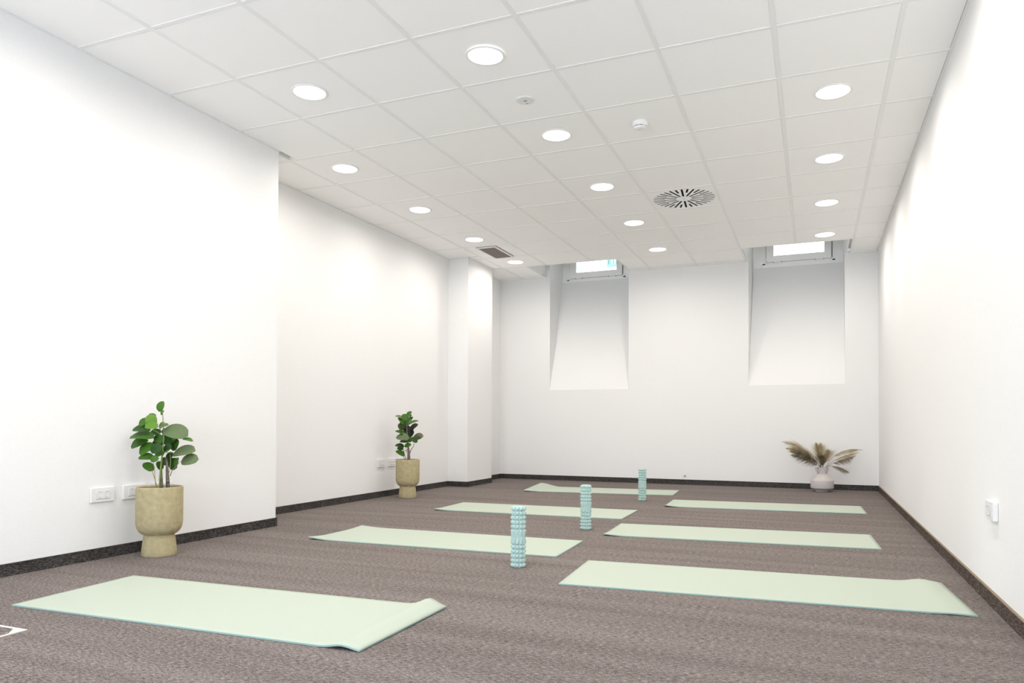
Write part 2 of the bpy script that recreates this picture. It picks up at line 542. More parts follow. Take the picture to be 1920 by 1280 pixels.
# ------------------------------------------------------------------ high windows
def window(k, n, sx0, sx1, gx0, gx1, zs, zg):
    fx0, fx1 = n['bx0'] + .001, n['bx1'] - .001
    zb, ztp = ZW, ZT
    y0 = YW
    bm = bmesh.new()
    # fixed frame around the sash
    fw = 0.03
    bx(bm, fx0, sx0 - .004, y0, y0 + .07, zb, ztp)
    bx(bm, sx1 + .004, fx1, y0, y0 + .07, zb, ztp)
    bx(bm, sx0 - .004, sx1 + .004, y0, y0 + .07, zb, zs - .004)
    bx(bm, sx0 - .004, sx1 + .004, y0, y0 + .07, ztp - .05, ztp)
    # inner stepped lip
    bx(bm, sx0 - .045, sx0 - .014, y0 - .006, y0, zs - .03, ztp)
    bx(bm, sx0 - .045, sx1 + .045, y0 - .006, y0, zs - .035, zs - .014)
    bx(bm, sx1 + .014, sx1 + .045, y0 - .006, y0, zs - .03, ztp)
    w = struct('window_%d' % k, bm, M['upvc'])
    # tilting sash, four mitred members
    zt2 = ztp - .055
    ys0, ys1 = y0 - .016, y0 + .05
    zg1 = zt2 - (zg - zs)
    bm = bmesh.new()
    def member(a, c, d, e):   # outer corner pair, inner corner pair (x,z)
        hexa(bm, [(a[0], ys0, a[1]), (c[0], ys0, c[1]), (c[0], ys1, c[1]), (a[0], ys1, a[1]),
                  (e[0], ys0, e[1]), (d[0], ys0, d[1]), (d[0], ys1, d[1]), (e[0], ys1, e[1])])
    g = 0.0006
    member((sx0 + g, zs), (sx1 - g, zs), (gx1 - g, zg), (gx0 + g, zg))
    member((sx0 + g, zt2), (sx1 - g, zt2), (gx1 - g, zg1), (gx0 + g, zg1))
    member((sx0, zs + g), (sx0, zt2 - g), (gx0, zg1 - g), (gx0, zg + g))
    member((sx1, zs + g), (sx1, zt2 - g), (gx1, zg1 - g), (gx1, zg + g))
    s = obj('sash', bm, M['upvc'], w)
    bm = bmesh.new(); bx(bm, gx0 - .008, gx1 + .008, y0 + .02, y0 + .026, zg - .008, zg1 + .008)
    obj('pane', bm, M['glass'], s)
    bm = bmesh.new()
    bx(bm, sx0 - .004, sx0, y0 + .005, y0 + .03, zs, zt2); bx(bm, sx0 - .004, sx1 + .004, y0 + .005, y0 + .03, zs - .004, zs)
    bx(bm, sx1, sx1 + .004, y0 + .005, y0 + .03, zs, zt2)
    obj('gasket', bm, M['mitre'], w)
    bm = bmesh.new(); tube(bm, [(sx1 + .010, y0 - .012, zs + .008), (sx1 + .010, y0 - .012, zt2)], [.005, .005], 10)
    obj('stay_rod', bm, M['mitre'], w)
    for hx in (sx0 + .14, sx1 - .14):
        bm = bmesh.new()
        tube(bm, [(hx - .045, y0 - .02, zs - .006), (hx + .045, y0 - .02, zs - .006)], [.009, .009], 10)
        h = obj('hinge', bm, M['white_metal'], w, smooth=False)
        bm = bmesh.new()
        tube(bm, [(hx - .052, y0 - .02, zs - .006), (hx - .0455, y0 - .02, zs - .006)], [.0085, .0085], 10)
        tube(bm, [(hx + .0455, y0 - .02, zs - .006), (hx + .052, y0 - .02, zs - .006)], [.0085, .0085], 10)
        obj('pin_cap', bm, M['mitre'], h)
    return w
window(1, n1, -3.283, -2.509, -3.194, -2.590, 2.893, 2.976)
window(2, n2, -0.574, 0.210, -0.484, 0.126, 2.908, 2.991)

# added window frame on the closed, unseen wall, a setting for the fill light
bm = bmesh.new()
for x in (-3.30, -1.55, 0.2):
    bx(bm, x - .05, x + .05, YB, YB + .06, .25, 2.45)
bx(bm, -3.35, .25, YB, YB + .06, .20, .30); bx(bm, -3.35, .25, YB, YB + .06, 2.40, 2.5)
w3 = struct('window_3', bm, M['upvc'])
bm = bmesh.new(); bx(bm, -3.25, .15, YB + .01, YB + .02, .3, 2.4)
obj('pane', bm, M['glass'], w3)

# what stands outside the high windows
bm = bmesh.new(); bx(bm, -5.2, 2.2, yo, 12.0, 2.40, 2.50)
struct('pavement_outside', bm, M['paving'])
bm = bmesh.new(); bx(bm, -5.2, 2.2, 11.30, 11.5, 2.50, 5.2)
struct('wall_outside', bm, M['plaster_out'])
sh = thing('window_shutter', 'pale teal slatted shutter on the wall outside, seen through the left high window', 'shutter', (-2.84, 11.27, 3.31))
bm = bmesh.new()
bx(bm, -3.075, -3.045, 11.25, 11.30, 3.31, 3.90); bx(bm, -2.63, -2.60, 11.25, 11.30, 3.31, 3.90)
bx(bm, -3.045, -2.63, 11.25, 11.30, 3.31, 3.34); bx(bm, -3.045, -2.63, 11.25, 11.30, 3.87, 3.90)
obj('shutter_frame', bm, M['teal_paint'], sh)
for k in range(9):
    x = -3.02 + k * .047
    bm = bmesh.new(); bx(bm, x - .008, x + .008, 11.26, 11.295, 3.34, 3.87)
    obj('slat', bm, M['teal_paint'], sh)

# ------------------------------------------------------------------ downlights
def mk_downlight(x, y, label, group, tilt=0.0):
    t = thing('downlight', label, 'ceiling light', (x, y, ZC), group)
    bm = bmesh.new()
    lathe(bm, [(.096, -.0005), (.112, -.0005), (.1125, -.003), (.109, -.006), (.099, -.0065), (.096, -.004), (.096, -.0005)], 48, (x, y, ZC), False)
    bmesh.ops.remove_doubles(bm, verts=bm.verts, dist=1e-6)
    ring = obj('trim_ring', bm, M['white_metal'], t, smooth=True)
    bm = bmesh.new()
    lathe(bm, [(.0955, -.0045), (.0955, -.0008)], 48, (x, y, ZC), True, True)
    d = obj('diffuser', bm, M['lamp'], t)
    if tilt:
        for o in (ring, d):
            o.rotation_euler = (R(tilt * .7), R(tilt), 0); o.location.z -= .003
    ld = bpy.data.lights.new('downlight_glow', 'AREA')
    ld.shape = 'DISK'; ld.size = .17; ld.energy = LAMP_W; ld.color = LAMP_COL; ld.spread = LAMP_SPREAD
    lo = bpy.data.objects.new('downlight_glow', ld)
    COL.objects.link(lo); lo.parent = t; lo.location = (0, 0, -.0085)
    return t
ordn = ['nearest', 'second', 'third', 'fourth', 'fifth']
cx_l1, cx_l2, cx_m, cx_r = GX0 - 2.5 * T, GX0 - 3.5 * T, GX0 - .5 * T, GX0 + 2.5 * T
yrow = [GY0 + (k + .5) * T for k in (-2, 0, 2, 4, 6)]
left_l = ['lit downlight nearest the viewer in the left row, before the wall corner',
          'lit downlight just past the corner of the front left wall',
          'lit downlight third from the viewer in the left row, by the recessed wall',
          'lit downlight beside the small rectangular air grille, on its nearer side',
          'lit downlight at the far end of the left row, beyond the rectangular grille']
mid_l = ['largest lit downlight, its rim hanging slightly loose, at the front of the middle row',
         'lit downlight in the middle row, past the small round emergency light',
         'lit downlight in the middle row, third from the viewer, before the swirl air vent',
         'lit downlight in the middle row, level with the far edge of the swirl vent',
         'last and smallest lit downlight of the middle row, between the two windows']
right_l = [None, 'lit downlight nearest the viewer in the row along the right wall',
           'second lit downlight from the viewer in the row along the right wall',
           'third lit downlight from the viewer in the row along the right wall',
           'lit downlight just in front of the right high window']
for k, y in enumerate(yrow):
    mk_downlight(cx_l1 if k == 0 else cx_l2, y, left_l[k], 'round ceiling downlights')
    mk_downlight(cx_m, y, mid_l[k], 'round ceiling downlights', 1.3 if k == 0 else 0)
    if right_l[k]:
        mk_downlight(cx_r, y, right_l[k], 'round ceiling downlights')
hidden = [(cx_r, yrow[0])]
for y in (yrow[0] - 1.2, yrow[0] - 2.4):
    hidden += [(cx_l1, y), (cx_m, y), (cx_r, y)]
for x, y in hidden:
    mk_downlight(x, y, 'lit round downlight of the ceiling stretch above and behind the viewpoint', 'downlights above the viewpoint')

# emergency light, smoke detector
def at_tile(i, j): return GX0 + (i + .5) * T, GY0 + (j + .5) * T
x, y = at_tile(-1, -1)
t = thing('emergency_light', 'small white round emergency light with a tiny lens, between two downlights of the middle row', 'emergency light', (x, y, ZC))
bm = bmesh.new(); lathe(bm, [(.058, 0), (.058, -.004), (.054, -.007), (.030, -.008), (.026, -.006), (.018, -.006)], 40, (x, y, ZC), False, True)
body = obj('face_plate', bm, M['white'], t, smooth=False)
bm = bmesh.new(); lathe(bm, [(.010, -.006), (.010, -.009), (.006, -.012)], 20, (x, y, ZC), True, True)
obj('lens', bm, new_mat('amber_lens', (0.42, 0.38, 0.34), 0.2, 0.5)[0], t)
bm = bmesh.new(); bx(bm, x - .008, x + .008, y + .032, y + .040, ZC - .0085, ZC - .0078)
obj('indicator', bm, M['mitre'], t)

x, y = at_tile(0, 0)
t = thing('smoke_detector', 'white round smoke detector with a dark slot, on the ceiling before the swirl vent', 'smoke detector', (x, y, ZC))
bm = bmesh.new(); lathe(bm, [(.044, 0), (.050, -.004), (.051, -.016), (.048, -.028), (.044, -.0335)], 40, (x, y, ZC), True, True)
obj('base', bm, M['white_metal'], t, smooth=False)
bm = bmesh.new(); lathe(bm, [(.038, -.0335), (.038, -.0375)], 32, (x, y, ZC), True, True)
slot = obj('smoke_slot', bm, M['dark'], t)
for k in range(7):
    a = 2 * math.pi * k / 7 + .25
    bm = bmesh.new()
    px, py = x + .040 * math.cos(a), y + .040 * math.sin(a)
    bx(bm, px - .003, px + .003, py - .003, py + .003, ZC - .0376, ZC - .0334)
    obj('spacer', bm, M['white_metal'], slot)
bm = bmesh.new(); lathe(bm, [(.042, -.0375), (.0425, -.041), (.038, -.048), (.025, -.052), (.0, -.053)], 40, (x, y, ZC), True, False)
bmesh.ops.remove_doubles(bm, verts=bm.verts, dist=1e-6)
cap = obj('cap', bm, M['white_metal'], t, smooth=False)
bm = bmesh.new()
for dx in (-.006, .006): bx(bm, x + dx - .002, x + dx + .002, y - .006, y - .002, ZC - .0538, ZC - .0520)
obj('status_light', bm, M['pin'], cap)

# swirl diffuser filling one tile
x, y = at_tile(0, 3)
t = thing('swirl_diffuser', 'square white ceiling air vent with a round fan of black radial slots', 'air vent', (x, y, ZC))
def plate_with_holes(outer, holes, z0, z1):
    cu = bpy.data.curves.new('vent_outline', 'CURVE')
    cu.dimensions = '2D'; cu.fill_mode = 'BOTH'
    for loop in [outer] + holes:
        sp = cu.splines.new('POLY')
        sp.points.add(len(loop) - 1)
        for p, (a, c) in zip(sp.points, loop): p.co = (a, c, 0, 1)
        sp.use_cyclic_u = True
    cu.extrude = (z1 - z0) / 2
    tmp = bpy.data.objects.new('vent_outline', cu)
    me = bpy.data.meshes.new_from_object(tmp)
    bpy.data.objects.remove(tmp); bpy.data.curves.remove(cu)
    bm = bmesh.new(); bm.from_mesh(me); bpy.data.meshes.remove(me)
    bmesh.ops.translate(bm, verts=bm.verts, vec=(0, 0, (z0 + z1) / 2))
    bmesh.ops.triangulate(bm, faces=bm.faces)
    return bm
hs = T / 2 - GAP
holes = []
for k in range(32):
    a = 2 * math.pi * (k + .42) / 32
    ra, rb = (.070, .272) if k % 2 == 0 else (.172, .272)
    wv = .0090
    ca, sa = math.cos(a), math.sin(a)
    pts = [(ra, -wv), (rb, -wv), (rb, wv), (ra, wv)]
    holes.append([(px * ca - py * sa, px * sa + py * ca) for px, py in pts])
bm = plate_with_holes([(-hs, -hs), (hs, -hs), (hs, hs), (-hs, hs)], holes, -.0006, .0004)
bmesh.ops.translate(bm, verts=bm.verts, vec=(x, y, ZC))
obj('slotted_plate', bm, M['tile'], t)
bm = bmesh.new()
for a0, a1, b0, b1 in ((-hs, hs, -hs, -.28), (-hs, hs, .28, hs), (-hs, -.28, -.28, .28), (.28, hs, -.28, .28)):
    bx(bm, x + a0, x + a1, y + b0, y + b1, ZC + .0005, ZC + .02)
obj('rear_flange', bm, M['tile'], t)
bm = bmesh.new(); lathe(bm, [(.277, .0012), (.277, .022)], 48, (x, y, ZC), True, True)
obj('plenum', bm, M['dark'], t)
bm = bmesh.new(); lathe(bm, [(.006, -.0005), (.006, -.003), (.003, -.004)], 16, (x, y, ZC), False, True)
obj('centre_screw', bm, M['metal'], t)

# rectangular return-air grille, hanging a little below the tile
gx0, gx1, gy0, gy1 = -3.637, -3.389, 7.578, 8.140
t = thing('return_air_grille', 'small rectangular ceiling grille with brownish lattice and white rim', 'air vent', ((gx0 + gx1) / 2, (gy0 + gy1) / 2, ZC))
bm = bmesh.new()
fw = .019
zf0, zf1 = ZC - .012, ZC - .0005
bx(bm, gx0, gx1, gy0, gy0 + fw, zf0, zf1); bx(bm, gx0, gx1, gy1 - fw, gy1, zf0, zf1)
bx(bm, gx0, gx0 + fw, gy0 + fw, gy1 - fw, zf0, zf1); bx(bm, gx1 - fw, gx1, gy0 + fw, gy1 - fw, zf0, zf1)
obj('rim', bm, M['white_metal'], t)
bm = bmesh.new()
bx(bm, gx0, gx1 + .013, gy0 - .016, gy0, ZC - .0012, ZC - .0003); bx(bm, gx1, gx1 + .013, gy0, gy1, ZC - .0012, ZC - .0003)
obj('shadow_gap_strip', bm, M['mitre'], t)  # grey strips laid on the tile as the shade beside the rim
bm = bmesh.new()
nx, ny = 15, 36
for k in range(1, nx):
    xx = gx0 + fw + (gx1 - gx0 - 2 * fw) * k / nx
    bx(bm, xx - .0016, xx + .0016, gy0 + fw, gy1 - fw, zf0 + .002, zf1 - .002)
for k in range(1, ny):
    yy = gy0 + fw + (gy1 - gy0 - 2 * fw) * k / ny
    bx(bm, gx0 + fw, gx1 - fw, yy - .0016, yy + .0016, zf0 + .0025, zf1 - .0025)
lt = obj('lattice', bm, M['lattice'], t); lt['kind'] = 'stuff'
bm = bmesh.new(); bx(bm, gx0 + fw, gx1 - fw, gy0 + fw, gy1 - fw, zf1 - .0015, zf1)
obj('filter', bm, new_mat('dark_backing', (0.16, 0.13, 0.12), 0.9, 0.1)[0], t)  # plain dark brown sheet closing the lattice from behind

# ------------------------------------------------------------------ yoga mats
def yoga_mat(corners, label, ripples=(), lifts=(), flaps=(), th=0.006):
    """corners: front-left, back-left, back-right, front-right on the floor; ripples lift an end into a wave,
    lifts raise a corner. u runs left->right, v front->back."""
    fl, bl, br, fr = [Vector((c[0], c[1], 0)) for c in corners]
    cen = (fl + bl + br + fr) / 4
    nu, nv = 72, 24
    L = ((fr - fl).length + (br - bl).length) / 2
    W = ((bl - fl).length + (br - fr).length) / 2
    def z(u, v):
        h = 0.0
        for end, dist, wid, hf, hb in ripples:       # end 0 left / 1 right
            d = (1 - u) * L if end else u * L
            amp = hf * (1 - v) + hb * v
            h += amp * math.exp(-((d - dist) / wid) ** 2)
        for cu, cv, rad, hh in flaps:
            d = (u if cu == 0 else 1 - u) * L
            if d < rad:
                q = 1 - d / rad
                h += hh * q * q * (3 - 2 * q) * (v if cv else 1 - v)
        for cu, cv, rad, hh in lifts:
            d = math.hypot((u - cu) * L, (v - cv) * W)
            if d < rad: h += hh * (1 - d / rad) ** 2
        return h
    bm = bmesh.new()
    top, bot = [], []
    for i in range(nu + 1):
        u = i / nu
        rt, rb = [], []
        for j in range(nv + 1):
            v = j / nv
            p = (fl * (1 - u) + fr * u) * (1 - v) + (bl * (1 - u) + br * u) * v
            h = z(u, v)
            rb.append(bm.verts.new((p.x, p.y, .0008 + h)))
            rt.append(bm.verts.new((p.x, p.y, .0008 + h + th)))
        top.append(rt); bot.append(rb)
    side = []
    for i in range(nu):
        for j in range(nv):
            bm.faces.new((top[i][j], top[i + 1][j], top[i + 1][j + 1], top[i][j + 1]))
            bm.faces.new((bot[i][j], bot[i][j + 1], bot[i + 1][j + 1], bot[i + 1][j]))
    for i in range(nu):
        side.append(bm.faces.new((bot[i][0], bot[i + 1][0], top[i + 1][0], top[i][0])))
        side.append(bm.faces.new((bot[i][nv], top[i][nv], top[i + 1][nv], bot[i + 1][nv])))
    for j in range(nv):
        side.append(bm.faces.new((bot[0][j], top[0][j], top[0][j + 1], bot[0][j + 1])))
        side.append(bm.faces.new((bot[nu][j], bot[nu][j + 1], top[nu][j + 1], top[nu][j])))
    for f in side: f.material_index = 1
    bmesh.ops.translate(bm, verts=bm.verts, vec=-cen)
    bmesh.ops.recalc_face_normals(bm, faces=bm.faces)
    me = bpy.data.meshes.new('yoga_mat'); bm.to_mesh(me); bm.free()
    for p in me.polygons: p.use_smooth = p.material_index == 0
    me.materials.append(M['mat']); me.materials.append(M['mat_edge'])
    o = bpy.data.objects.new('yoga_mat', me)
    COL.objects.link(o); o.location = cen
    tag(o, label, 'yoga mat', 'mint yoga mats')
    return o
yoga_mat([(-3.109, 2.005), (-3.154, 2.628), (-1.420, 2.690), (-1.414, 2.058)],
         'pale mint yoga mat before the large leafy plant, far right corner curling up',
         ripples=[(1, .075, .05, .012, .030)])
yoga_mat([(-1.135, 3.296), (-1.175, 3.927), (0.570, 4.045), (0.609, 3.407)],
         'pale mint yoga mat nearest the viewer on the right side of the room',
         ripples=[(1, .09, .06, .003, .014)])
yoga_mat([(-3.106, 3.922), (-3.106, 4.535), (-1.403, 4.575), (-1.378, 3.963)],
         'pale mint yoga mat behind the nearest massage roller, second in the left column',
         lifts=[(0, 0, .2, .014), (0, 1, .25, .010)])
yoga_mat([(-1.351, 4.871), (-1.382, 5.490), (0.365, 5.635), (0.388, 5.006)],
         'pale mint yoga mat second from the viewer in the right column',
         lifts=[(0, 0, .18, .010)])
yoga_mat([(-3.145, 5.704), (-3.168, 6.345), (-1.456, 6.400), (-1.440, 5.751)],
         'pale mint yoga mat behind the middle massage roller, third in the left column',
         lifts=[(0, 0, .18, .010)])
yoga_mat([(-1.301, 6.808), (-1.331, 7.450), (0.410, 7.590), (0.425, 6.965)],
         'pale mint yoga mat farthest back in the right column, before the pampas vase',
         lifts=[(0, 0, .2, .014)])
yoga_mat([(-3.085, 7.709), (-3.125, 8.390), (-1.451, 8.540), (-1.417, 7.925)],
         'pale mint yoga mat farthest back on the left, its back left corner turned up',
         flaps=[(0, 1, .26, .042), (0, 0, .20, .008)])

# ------------------------------------------------------------------ spiky massage rollers
def roller_mesh():
    bm = bmesh.new()
    NC = 11
    H = .326
    zrows = []
    pitch = .0242
    z = 0.0
    for k in range(5): zrows.append((z, z + pitch, 'k')); z += pitch
    mid = H - 10 * pitch
    zrows.append((z, z + mid, 'm')); z += mid
    for k in range(5): zrows.append((z, z + pitch, 'k')); z += pitch
    R0, R1, R2 = .0318, .0338, .0426
    def P(th, r, zz): return bm.verts.new((r * math.cos(th), r * math.sin(th), zz))
    dth = 2 * math.pi / NC
    for z0, z1, kind in zrows:
        for c in range(NC):
            t0 = c * dth
            if kind == 'k':
                a = [P(t0, R0, z0), P(t0 + dth / 2, R1, z0), P(t0 + dth, R0, z0), P(t0 + dth, R1, (z0 + z1) / 2),
                     P(t0 + dth, R0, z1), P(t0 + dth / 2, R1, z1), P(t0, R0, z1), P(t0, R1, (z0 + z1) / 2)]
                zm, dz, dt = (z0 + z1) / 2, (z1 - z0) * .13, dth * .12
                tm = t0 + dth / 2
                i_ = [P(tm - dt, R2, zm - dz), P(tm + dt, R2, zm - dz), P(tm + dt, R2, zm + dz), P(tm - dt, R2, zm + dz)]
                bm.faces.new(i_)
                bm.faces.new((a[0], a[1], i_[0])); bm.faces.new((a[1], i_[1], i_[0])); bm.faces.new((a[1], a[2], i_[1]))
                bm.faces.new((a[2], a[3], i_[1])); bm.faces.new((a[3], i_[2], i_[1])); bm.faces.new((a[3], a[4], i_[2]))
                bm.faces.new((a[4], a[5], i_[2])); bm.faces.new((a[5], i_[3], i_[2])); bm.faces.new((a[5], a[6], i_[3]))
                bm.faces.new((a[6], a[7], i_[3])); bm.faces.new((a[7], i_[0], i_[3])); bm.faces.new((a[7], a[0], i_[0]))
            else:
                lv = [(0, R0, R1), (.09, .0335, .0422), (.16, .0338, .0424), (.34, .0355, .0398), (.5, .0362, .0385), (.66, .0355, .0398), (.84, .0338, .0424), (.91, .0335, .0422), (1, R0, R1)]
                prev = None
                for f, re, rc in lv:
                    zz = z0 + (z1 - z0) * f
                    w = .12 + (.16 if .3 < f < .7 else 0)
                    row = [P(t0, re, zz), P(t0 + dth * (.5 - w), rc, zz), P(t0 + dth * (.5 + w), rc, zz), P(t0 + dth, re, zz)]
                    if prev:
                        for q in range(3): bm.faces.new((prev[q], prev[q + 1], row[q + 1], row[q]))
                    prev = row
    bmesh.ops.remove_doubles(bm, verts=bm.verts, dist=1e-5)
    # close the ends: rim, shallow dish
    for zz, s in ((0, 1), (H, -1)):
        ring = sorted([v for v in bm.verts if abs(v.co.z - zz) < 1e-5], key=lambda v: math.atan2(v.co.y, v.co.x))
        prev = ring
        n = len(ring)
        for rr, dz in ((.030, 0), (.027, .004)):
            cur = [bm.verts.new((rr * v.co.x / math.hypot(v.co.x, v.co.y), rr * v.co.y / math.hypot(v.co.x, v.co.y), zz + s * dz)) for v in ring]
            for k in range(n): bm.faces.new((prev[k], prev[(k + 1) % n], cur[(k + 1) % n], cur[k]))
            prev = cur
        bm.faces.new(prev)
    bmesh.ops.recalc_face_normals(bm, faces=bm.faces)
    me = bpy.data.meshes.new('massage_roller'); bm.to_mesh(me); bm.free()
    me.materials.append(M['roller'])
    return me
rm = roller_mesh()
for (x, y, a, lab) in ((-1.478, 3.625, .10, 'aqua spiky foam massage roller standing nearest the viewer'),
                       (-1.550, 5.115, .32, 'aqua spiky foam massage roller standing in the middle of the three'),
                       (-1.610, 7.275, .02, 'aqua spiky foam massage roller standing farthest back, near the far wall')):
    o = bpy.data.objects.new('massage_roller', rm)
    COL.objects.link(o); o.location = (x, y, 0.0005); o.rotation_euler = (0, 0, a)
    tag(o, lab, 'massage roller', 'standing massage rollers')

# ------------------------------------------------------------------ potted plants
RIGHT = Vector((0.924, 0.381, 0)); FWD = Vector((-0.381, 0.924, 0)); UP = Vector((0, 0, 1))
def leaf_mesh(name, tip):
    """unit leaf: long axis x in [-1,1] (base at -1), half width .72, cupped, midrib fold"""
    bm = bmesh.new()
    n = 10
    rows = []
    for i in range(n + 1):
        s = -1 + 2 * i / n
        w = .74 * math.sqrt(max(0, 1 - abs(s) ** 2.4))
        if tip: w *= 1 - .28 * max(0, s) ** 1.5
        else: w *= 1 - .12 * max(0, -s)
        droop = -.16 * s * s
        row = []
        for f in (-1, -.5, 0, .5, 1):
            yy = f * w
            zz = droop + .20 * (abs(yy)) ** 1.3 * (1 if abs(f) > 0 else 0) - .05 * (abs(f) == 1)
            row.append(bm.verts.new((s, yy, zz)))
        rows.append(row)
    for a, c in zip(rows, rows[1:]):
        for q in range(4): bm.faces.new((a[q], a[q + 1], c[q + 1], c[q]))
    bmesh.ops.remove_doubles(bm, verts=bm.verts, dist=1e-5)
    for f in bm.faces:
        if f.normal.z < 0: f.normal_flip()
    me = bpy.data.meshes.new(name); bm.to_mesh(me); bm.free()
    for p in me.polygons: p.use_smooth = True
    return me
leaf_round, leaf_tip = {}, {}
for k, m in LG.items():
    leaf_round[k] = leaf_mesh('leaf', False); leaf_round[k].materials.append(m)
    leaf_tip[k] = leaf_mesh('leaf', True); leaf_tip[k].materials.append(m)

def pot_prof(Rr, H):
    k = Rr / .128; h = H / .40
    p = [(.094, 0), (.097, .004), (.0945, .04), (.0875, .10), (.0835, .118), (.0845, .123),
         (.098, .130), (.112, .143), (.1215, .160), (.1265, .182), (.128, .205), (.128, .392), (.1265, .398), (.1235, .40),
         (.119, .398), (.1175, .392), (.1175, .372)]
    return [(r * k, z * h) for r, z in p]

def plant(base, Rr, H, label, mpx, ax, ay, leaves, trunks, seed):
    """leaves: (u, v, half length, half width, in-plane angle deg, kind, mesh, flip) in sheet units; ax, ay = sheet point of the pot axis at the rim"""
    rnd = random.Random(seed)
    base = Vector(base)
    t = thing('potted_plant', label, 'plant', base)
    bm = bmesh.new(); lathe(bm, pot_prof(Rr, H), 64, base, True, False)
    obj('pot', bm, M['pot'], t, smooth=True)
    bm = bmesh.new(); lathe(bm, [(.1178 * Rr / .128, H * .93), (.06, H * .945), (.02, H * .948)], 32, base, False, True)
    obj('soil', bm, M['soil'], t, smooth=True)
    bm = bmesh.new(); lathe(bm, [(.090 * Rr / .128, 0), (.090 * Rr / .128, .0006)], 32, base, True, True)
    def W(u, v, d=0.0):
        return base + RIGHT * ((u - ax) * mpx) + UP * (H + (ay - v) * mpx) + FWD * d
    bm.free()
    for name, mat, pts, rad in trunks:
        P = [W(*p) for p in pts]
        # smooth polyline
        bm = bmesh.new(); tube(bm, P, rad, 8)
        obj(name, bm, M[mat], t, smooth=True)
    for (u, v, a, bb, ang, kind, tip, tilt, dep) in leaves:
        me = (leaf_tip if tip else leaf_round)[kind]
        o = bpy.data.objects.new('leaf', me)
        COL.objects.link(o); o.parent = t
        p = W(u, v, dep)
        an = R(ang)
        X = RIGHT * math.cos(an) + UP * math.sin(an)
        Yv = -RIGHT * math.sin(an) + UP * math.cos(an)
        L_ = a * mpx; Wd = .74 * L_
        c = min(1.0, max(.12, bb * mpx / Wd))
        if bb > .74 * a: ws = bb * mpx / .74; c = .97
        else: ws = L_ if c > .38 else L_ * .85
        phi = math.acos(min(.97, max(.14, bb * mpx / (.74 * ws))))
        phi *= tilt            # tilt>0: face looks up, <0: looks down
        # face normal: towards the viewer, rolled about the long axis so the upper side looks up
        nrm = (-FWD * math.cos(phi) + Yv * math.sin(phi) * (1 if Yv.z >= 0 else -1)).normalized()
        Yd = nrm.cross(X).normalized()
        m = Matrix((X * L_, Yd * ws, nrm * L_)).transposed().to_4x4()
        m.translation = p - base
        o.matrix_local = m
    return t

s1 = 3.098e-3 / 3.657
leaves1 = [
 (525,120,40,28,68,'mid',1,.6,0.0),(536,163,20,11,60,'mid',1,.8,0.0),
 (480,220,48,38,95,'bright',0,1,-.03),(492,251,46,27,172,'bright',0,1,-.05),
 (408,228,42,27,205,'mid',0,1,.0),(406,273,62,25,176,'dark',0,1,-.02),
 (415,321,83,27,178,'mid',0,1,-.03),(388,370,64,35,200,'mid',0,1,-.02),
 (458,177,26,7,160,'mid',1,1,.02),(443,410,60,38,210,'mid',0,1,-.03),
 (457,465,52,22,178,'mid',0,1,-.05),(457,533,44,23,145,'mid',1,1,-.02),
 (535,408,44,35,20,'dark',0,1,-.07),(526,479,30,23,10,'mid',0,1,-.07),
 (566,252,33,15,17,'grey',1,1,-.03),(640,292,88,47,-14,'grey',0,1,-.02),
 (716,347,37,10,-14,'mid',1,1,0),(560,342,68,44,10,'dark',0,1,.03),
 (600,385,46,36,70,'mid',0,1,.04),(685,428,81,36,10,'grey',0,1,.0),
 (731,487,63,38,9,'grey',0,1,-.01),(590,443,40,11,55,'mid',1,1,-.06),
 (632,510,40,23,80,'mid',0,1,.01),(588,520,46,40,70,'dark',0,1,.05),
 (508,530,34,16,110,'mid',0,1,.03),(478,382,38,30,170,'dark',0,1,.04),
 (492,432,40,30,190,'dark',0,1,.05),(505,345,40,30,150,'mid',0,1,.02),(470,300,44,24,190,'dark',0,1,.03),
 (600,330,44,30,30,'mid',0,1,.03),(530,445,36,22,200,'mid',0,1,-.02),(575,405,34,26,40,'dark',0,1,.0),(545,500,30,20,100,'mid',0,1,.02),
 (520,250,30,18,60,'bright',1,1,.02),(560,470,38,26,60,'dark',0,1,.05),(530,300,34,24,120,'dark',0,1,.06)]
trunks1 = [
 ('trunk','bark',[(581,700,0),(580,640,0),(574,580,.005),(570,520,.005),(562,470,.005)],[.0125,.0118,.0095,.007,.0035]),
 ('trunk','bark',[(545,700,-.01),(544,640,-.01),(540,560,-.01),(536,500,0)],[.009,.008,.006,.004]),
 ('stem','green_stem',[(538,690,-.02),(536,620,-.022),(542,540,-.02),(548,440,-.01),(550,340,0),(545,260,0),(541,180,0),(537,150,0)],[.005,.005,.0045,.004,.0035,.003,.0025,.002]),
 ('stem','twig',[(530,690,-.03),(515,640,-.03),(496,580,-.03),(480,540,-.02)],[.0022,.002,.0018,.0014]),
 ('stem','green_stem',[(525,690,-.04),(512,640,-.03),(500,560,-.02),(490,500,-.02),(470,470,-.03)],[.002,.002,.0018,.0016,.0012]),
 ('stem','twig',[(596,600,0),(610,560,0),(640,530,0),(668,498,-.01)],[.0025,.0022,.002,.0014]),
 ('stem','green_stem',[(585,620,-.02),(604,560,-.02),(610,490,-.02),(600,450,-.01)],[.0025,.0022,.002,.0014]),
 ('stem','green_stem',[(548,430,0),(580,440,0),(620,440,0)],[.002,.002,.0014]),
 ('stem','green_stem',[(548,330,0),(520,300,-.02),(480,280,-.02)],[.002,.002,.0014]),
 ('stem','green_stem',[(550,300,0),(575,290,-.01),(600,292,-.01)],[.002,.002,.0014]),
 ('stub','bark',[(588,638,-.01),(594,628,-.02)],[.008,.0075])]
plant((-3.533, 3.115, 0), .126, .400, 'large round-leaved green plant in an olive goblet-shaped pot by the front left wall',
      s1, 526, 671, leaves1, trunks1, 3)

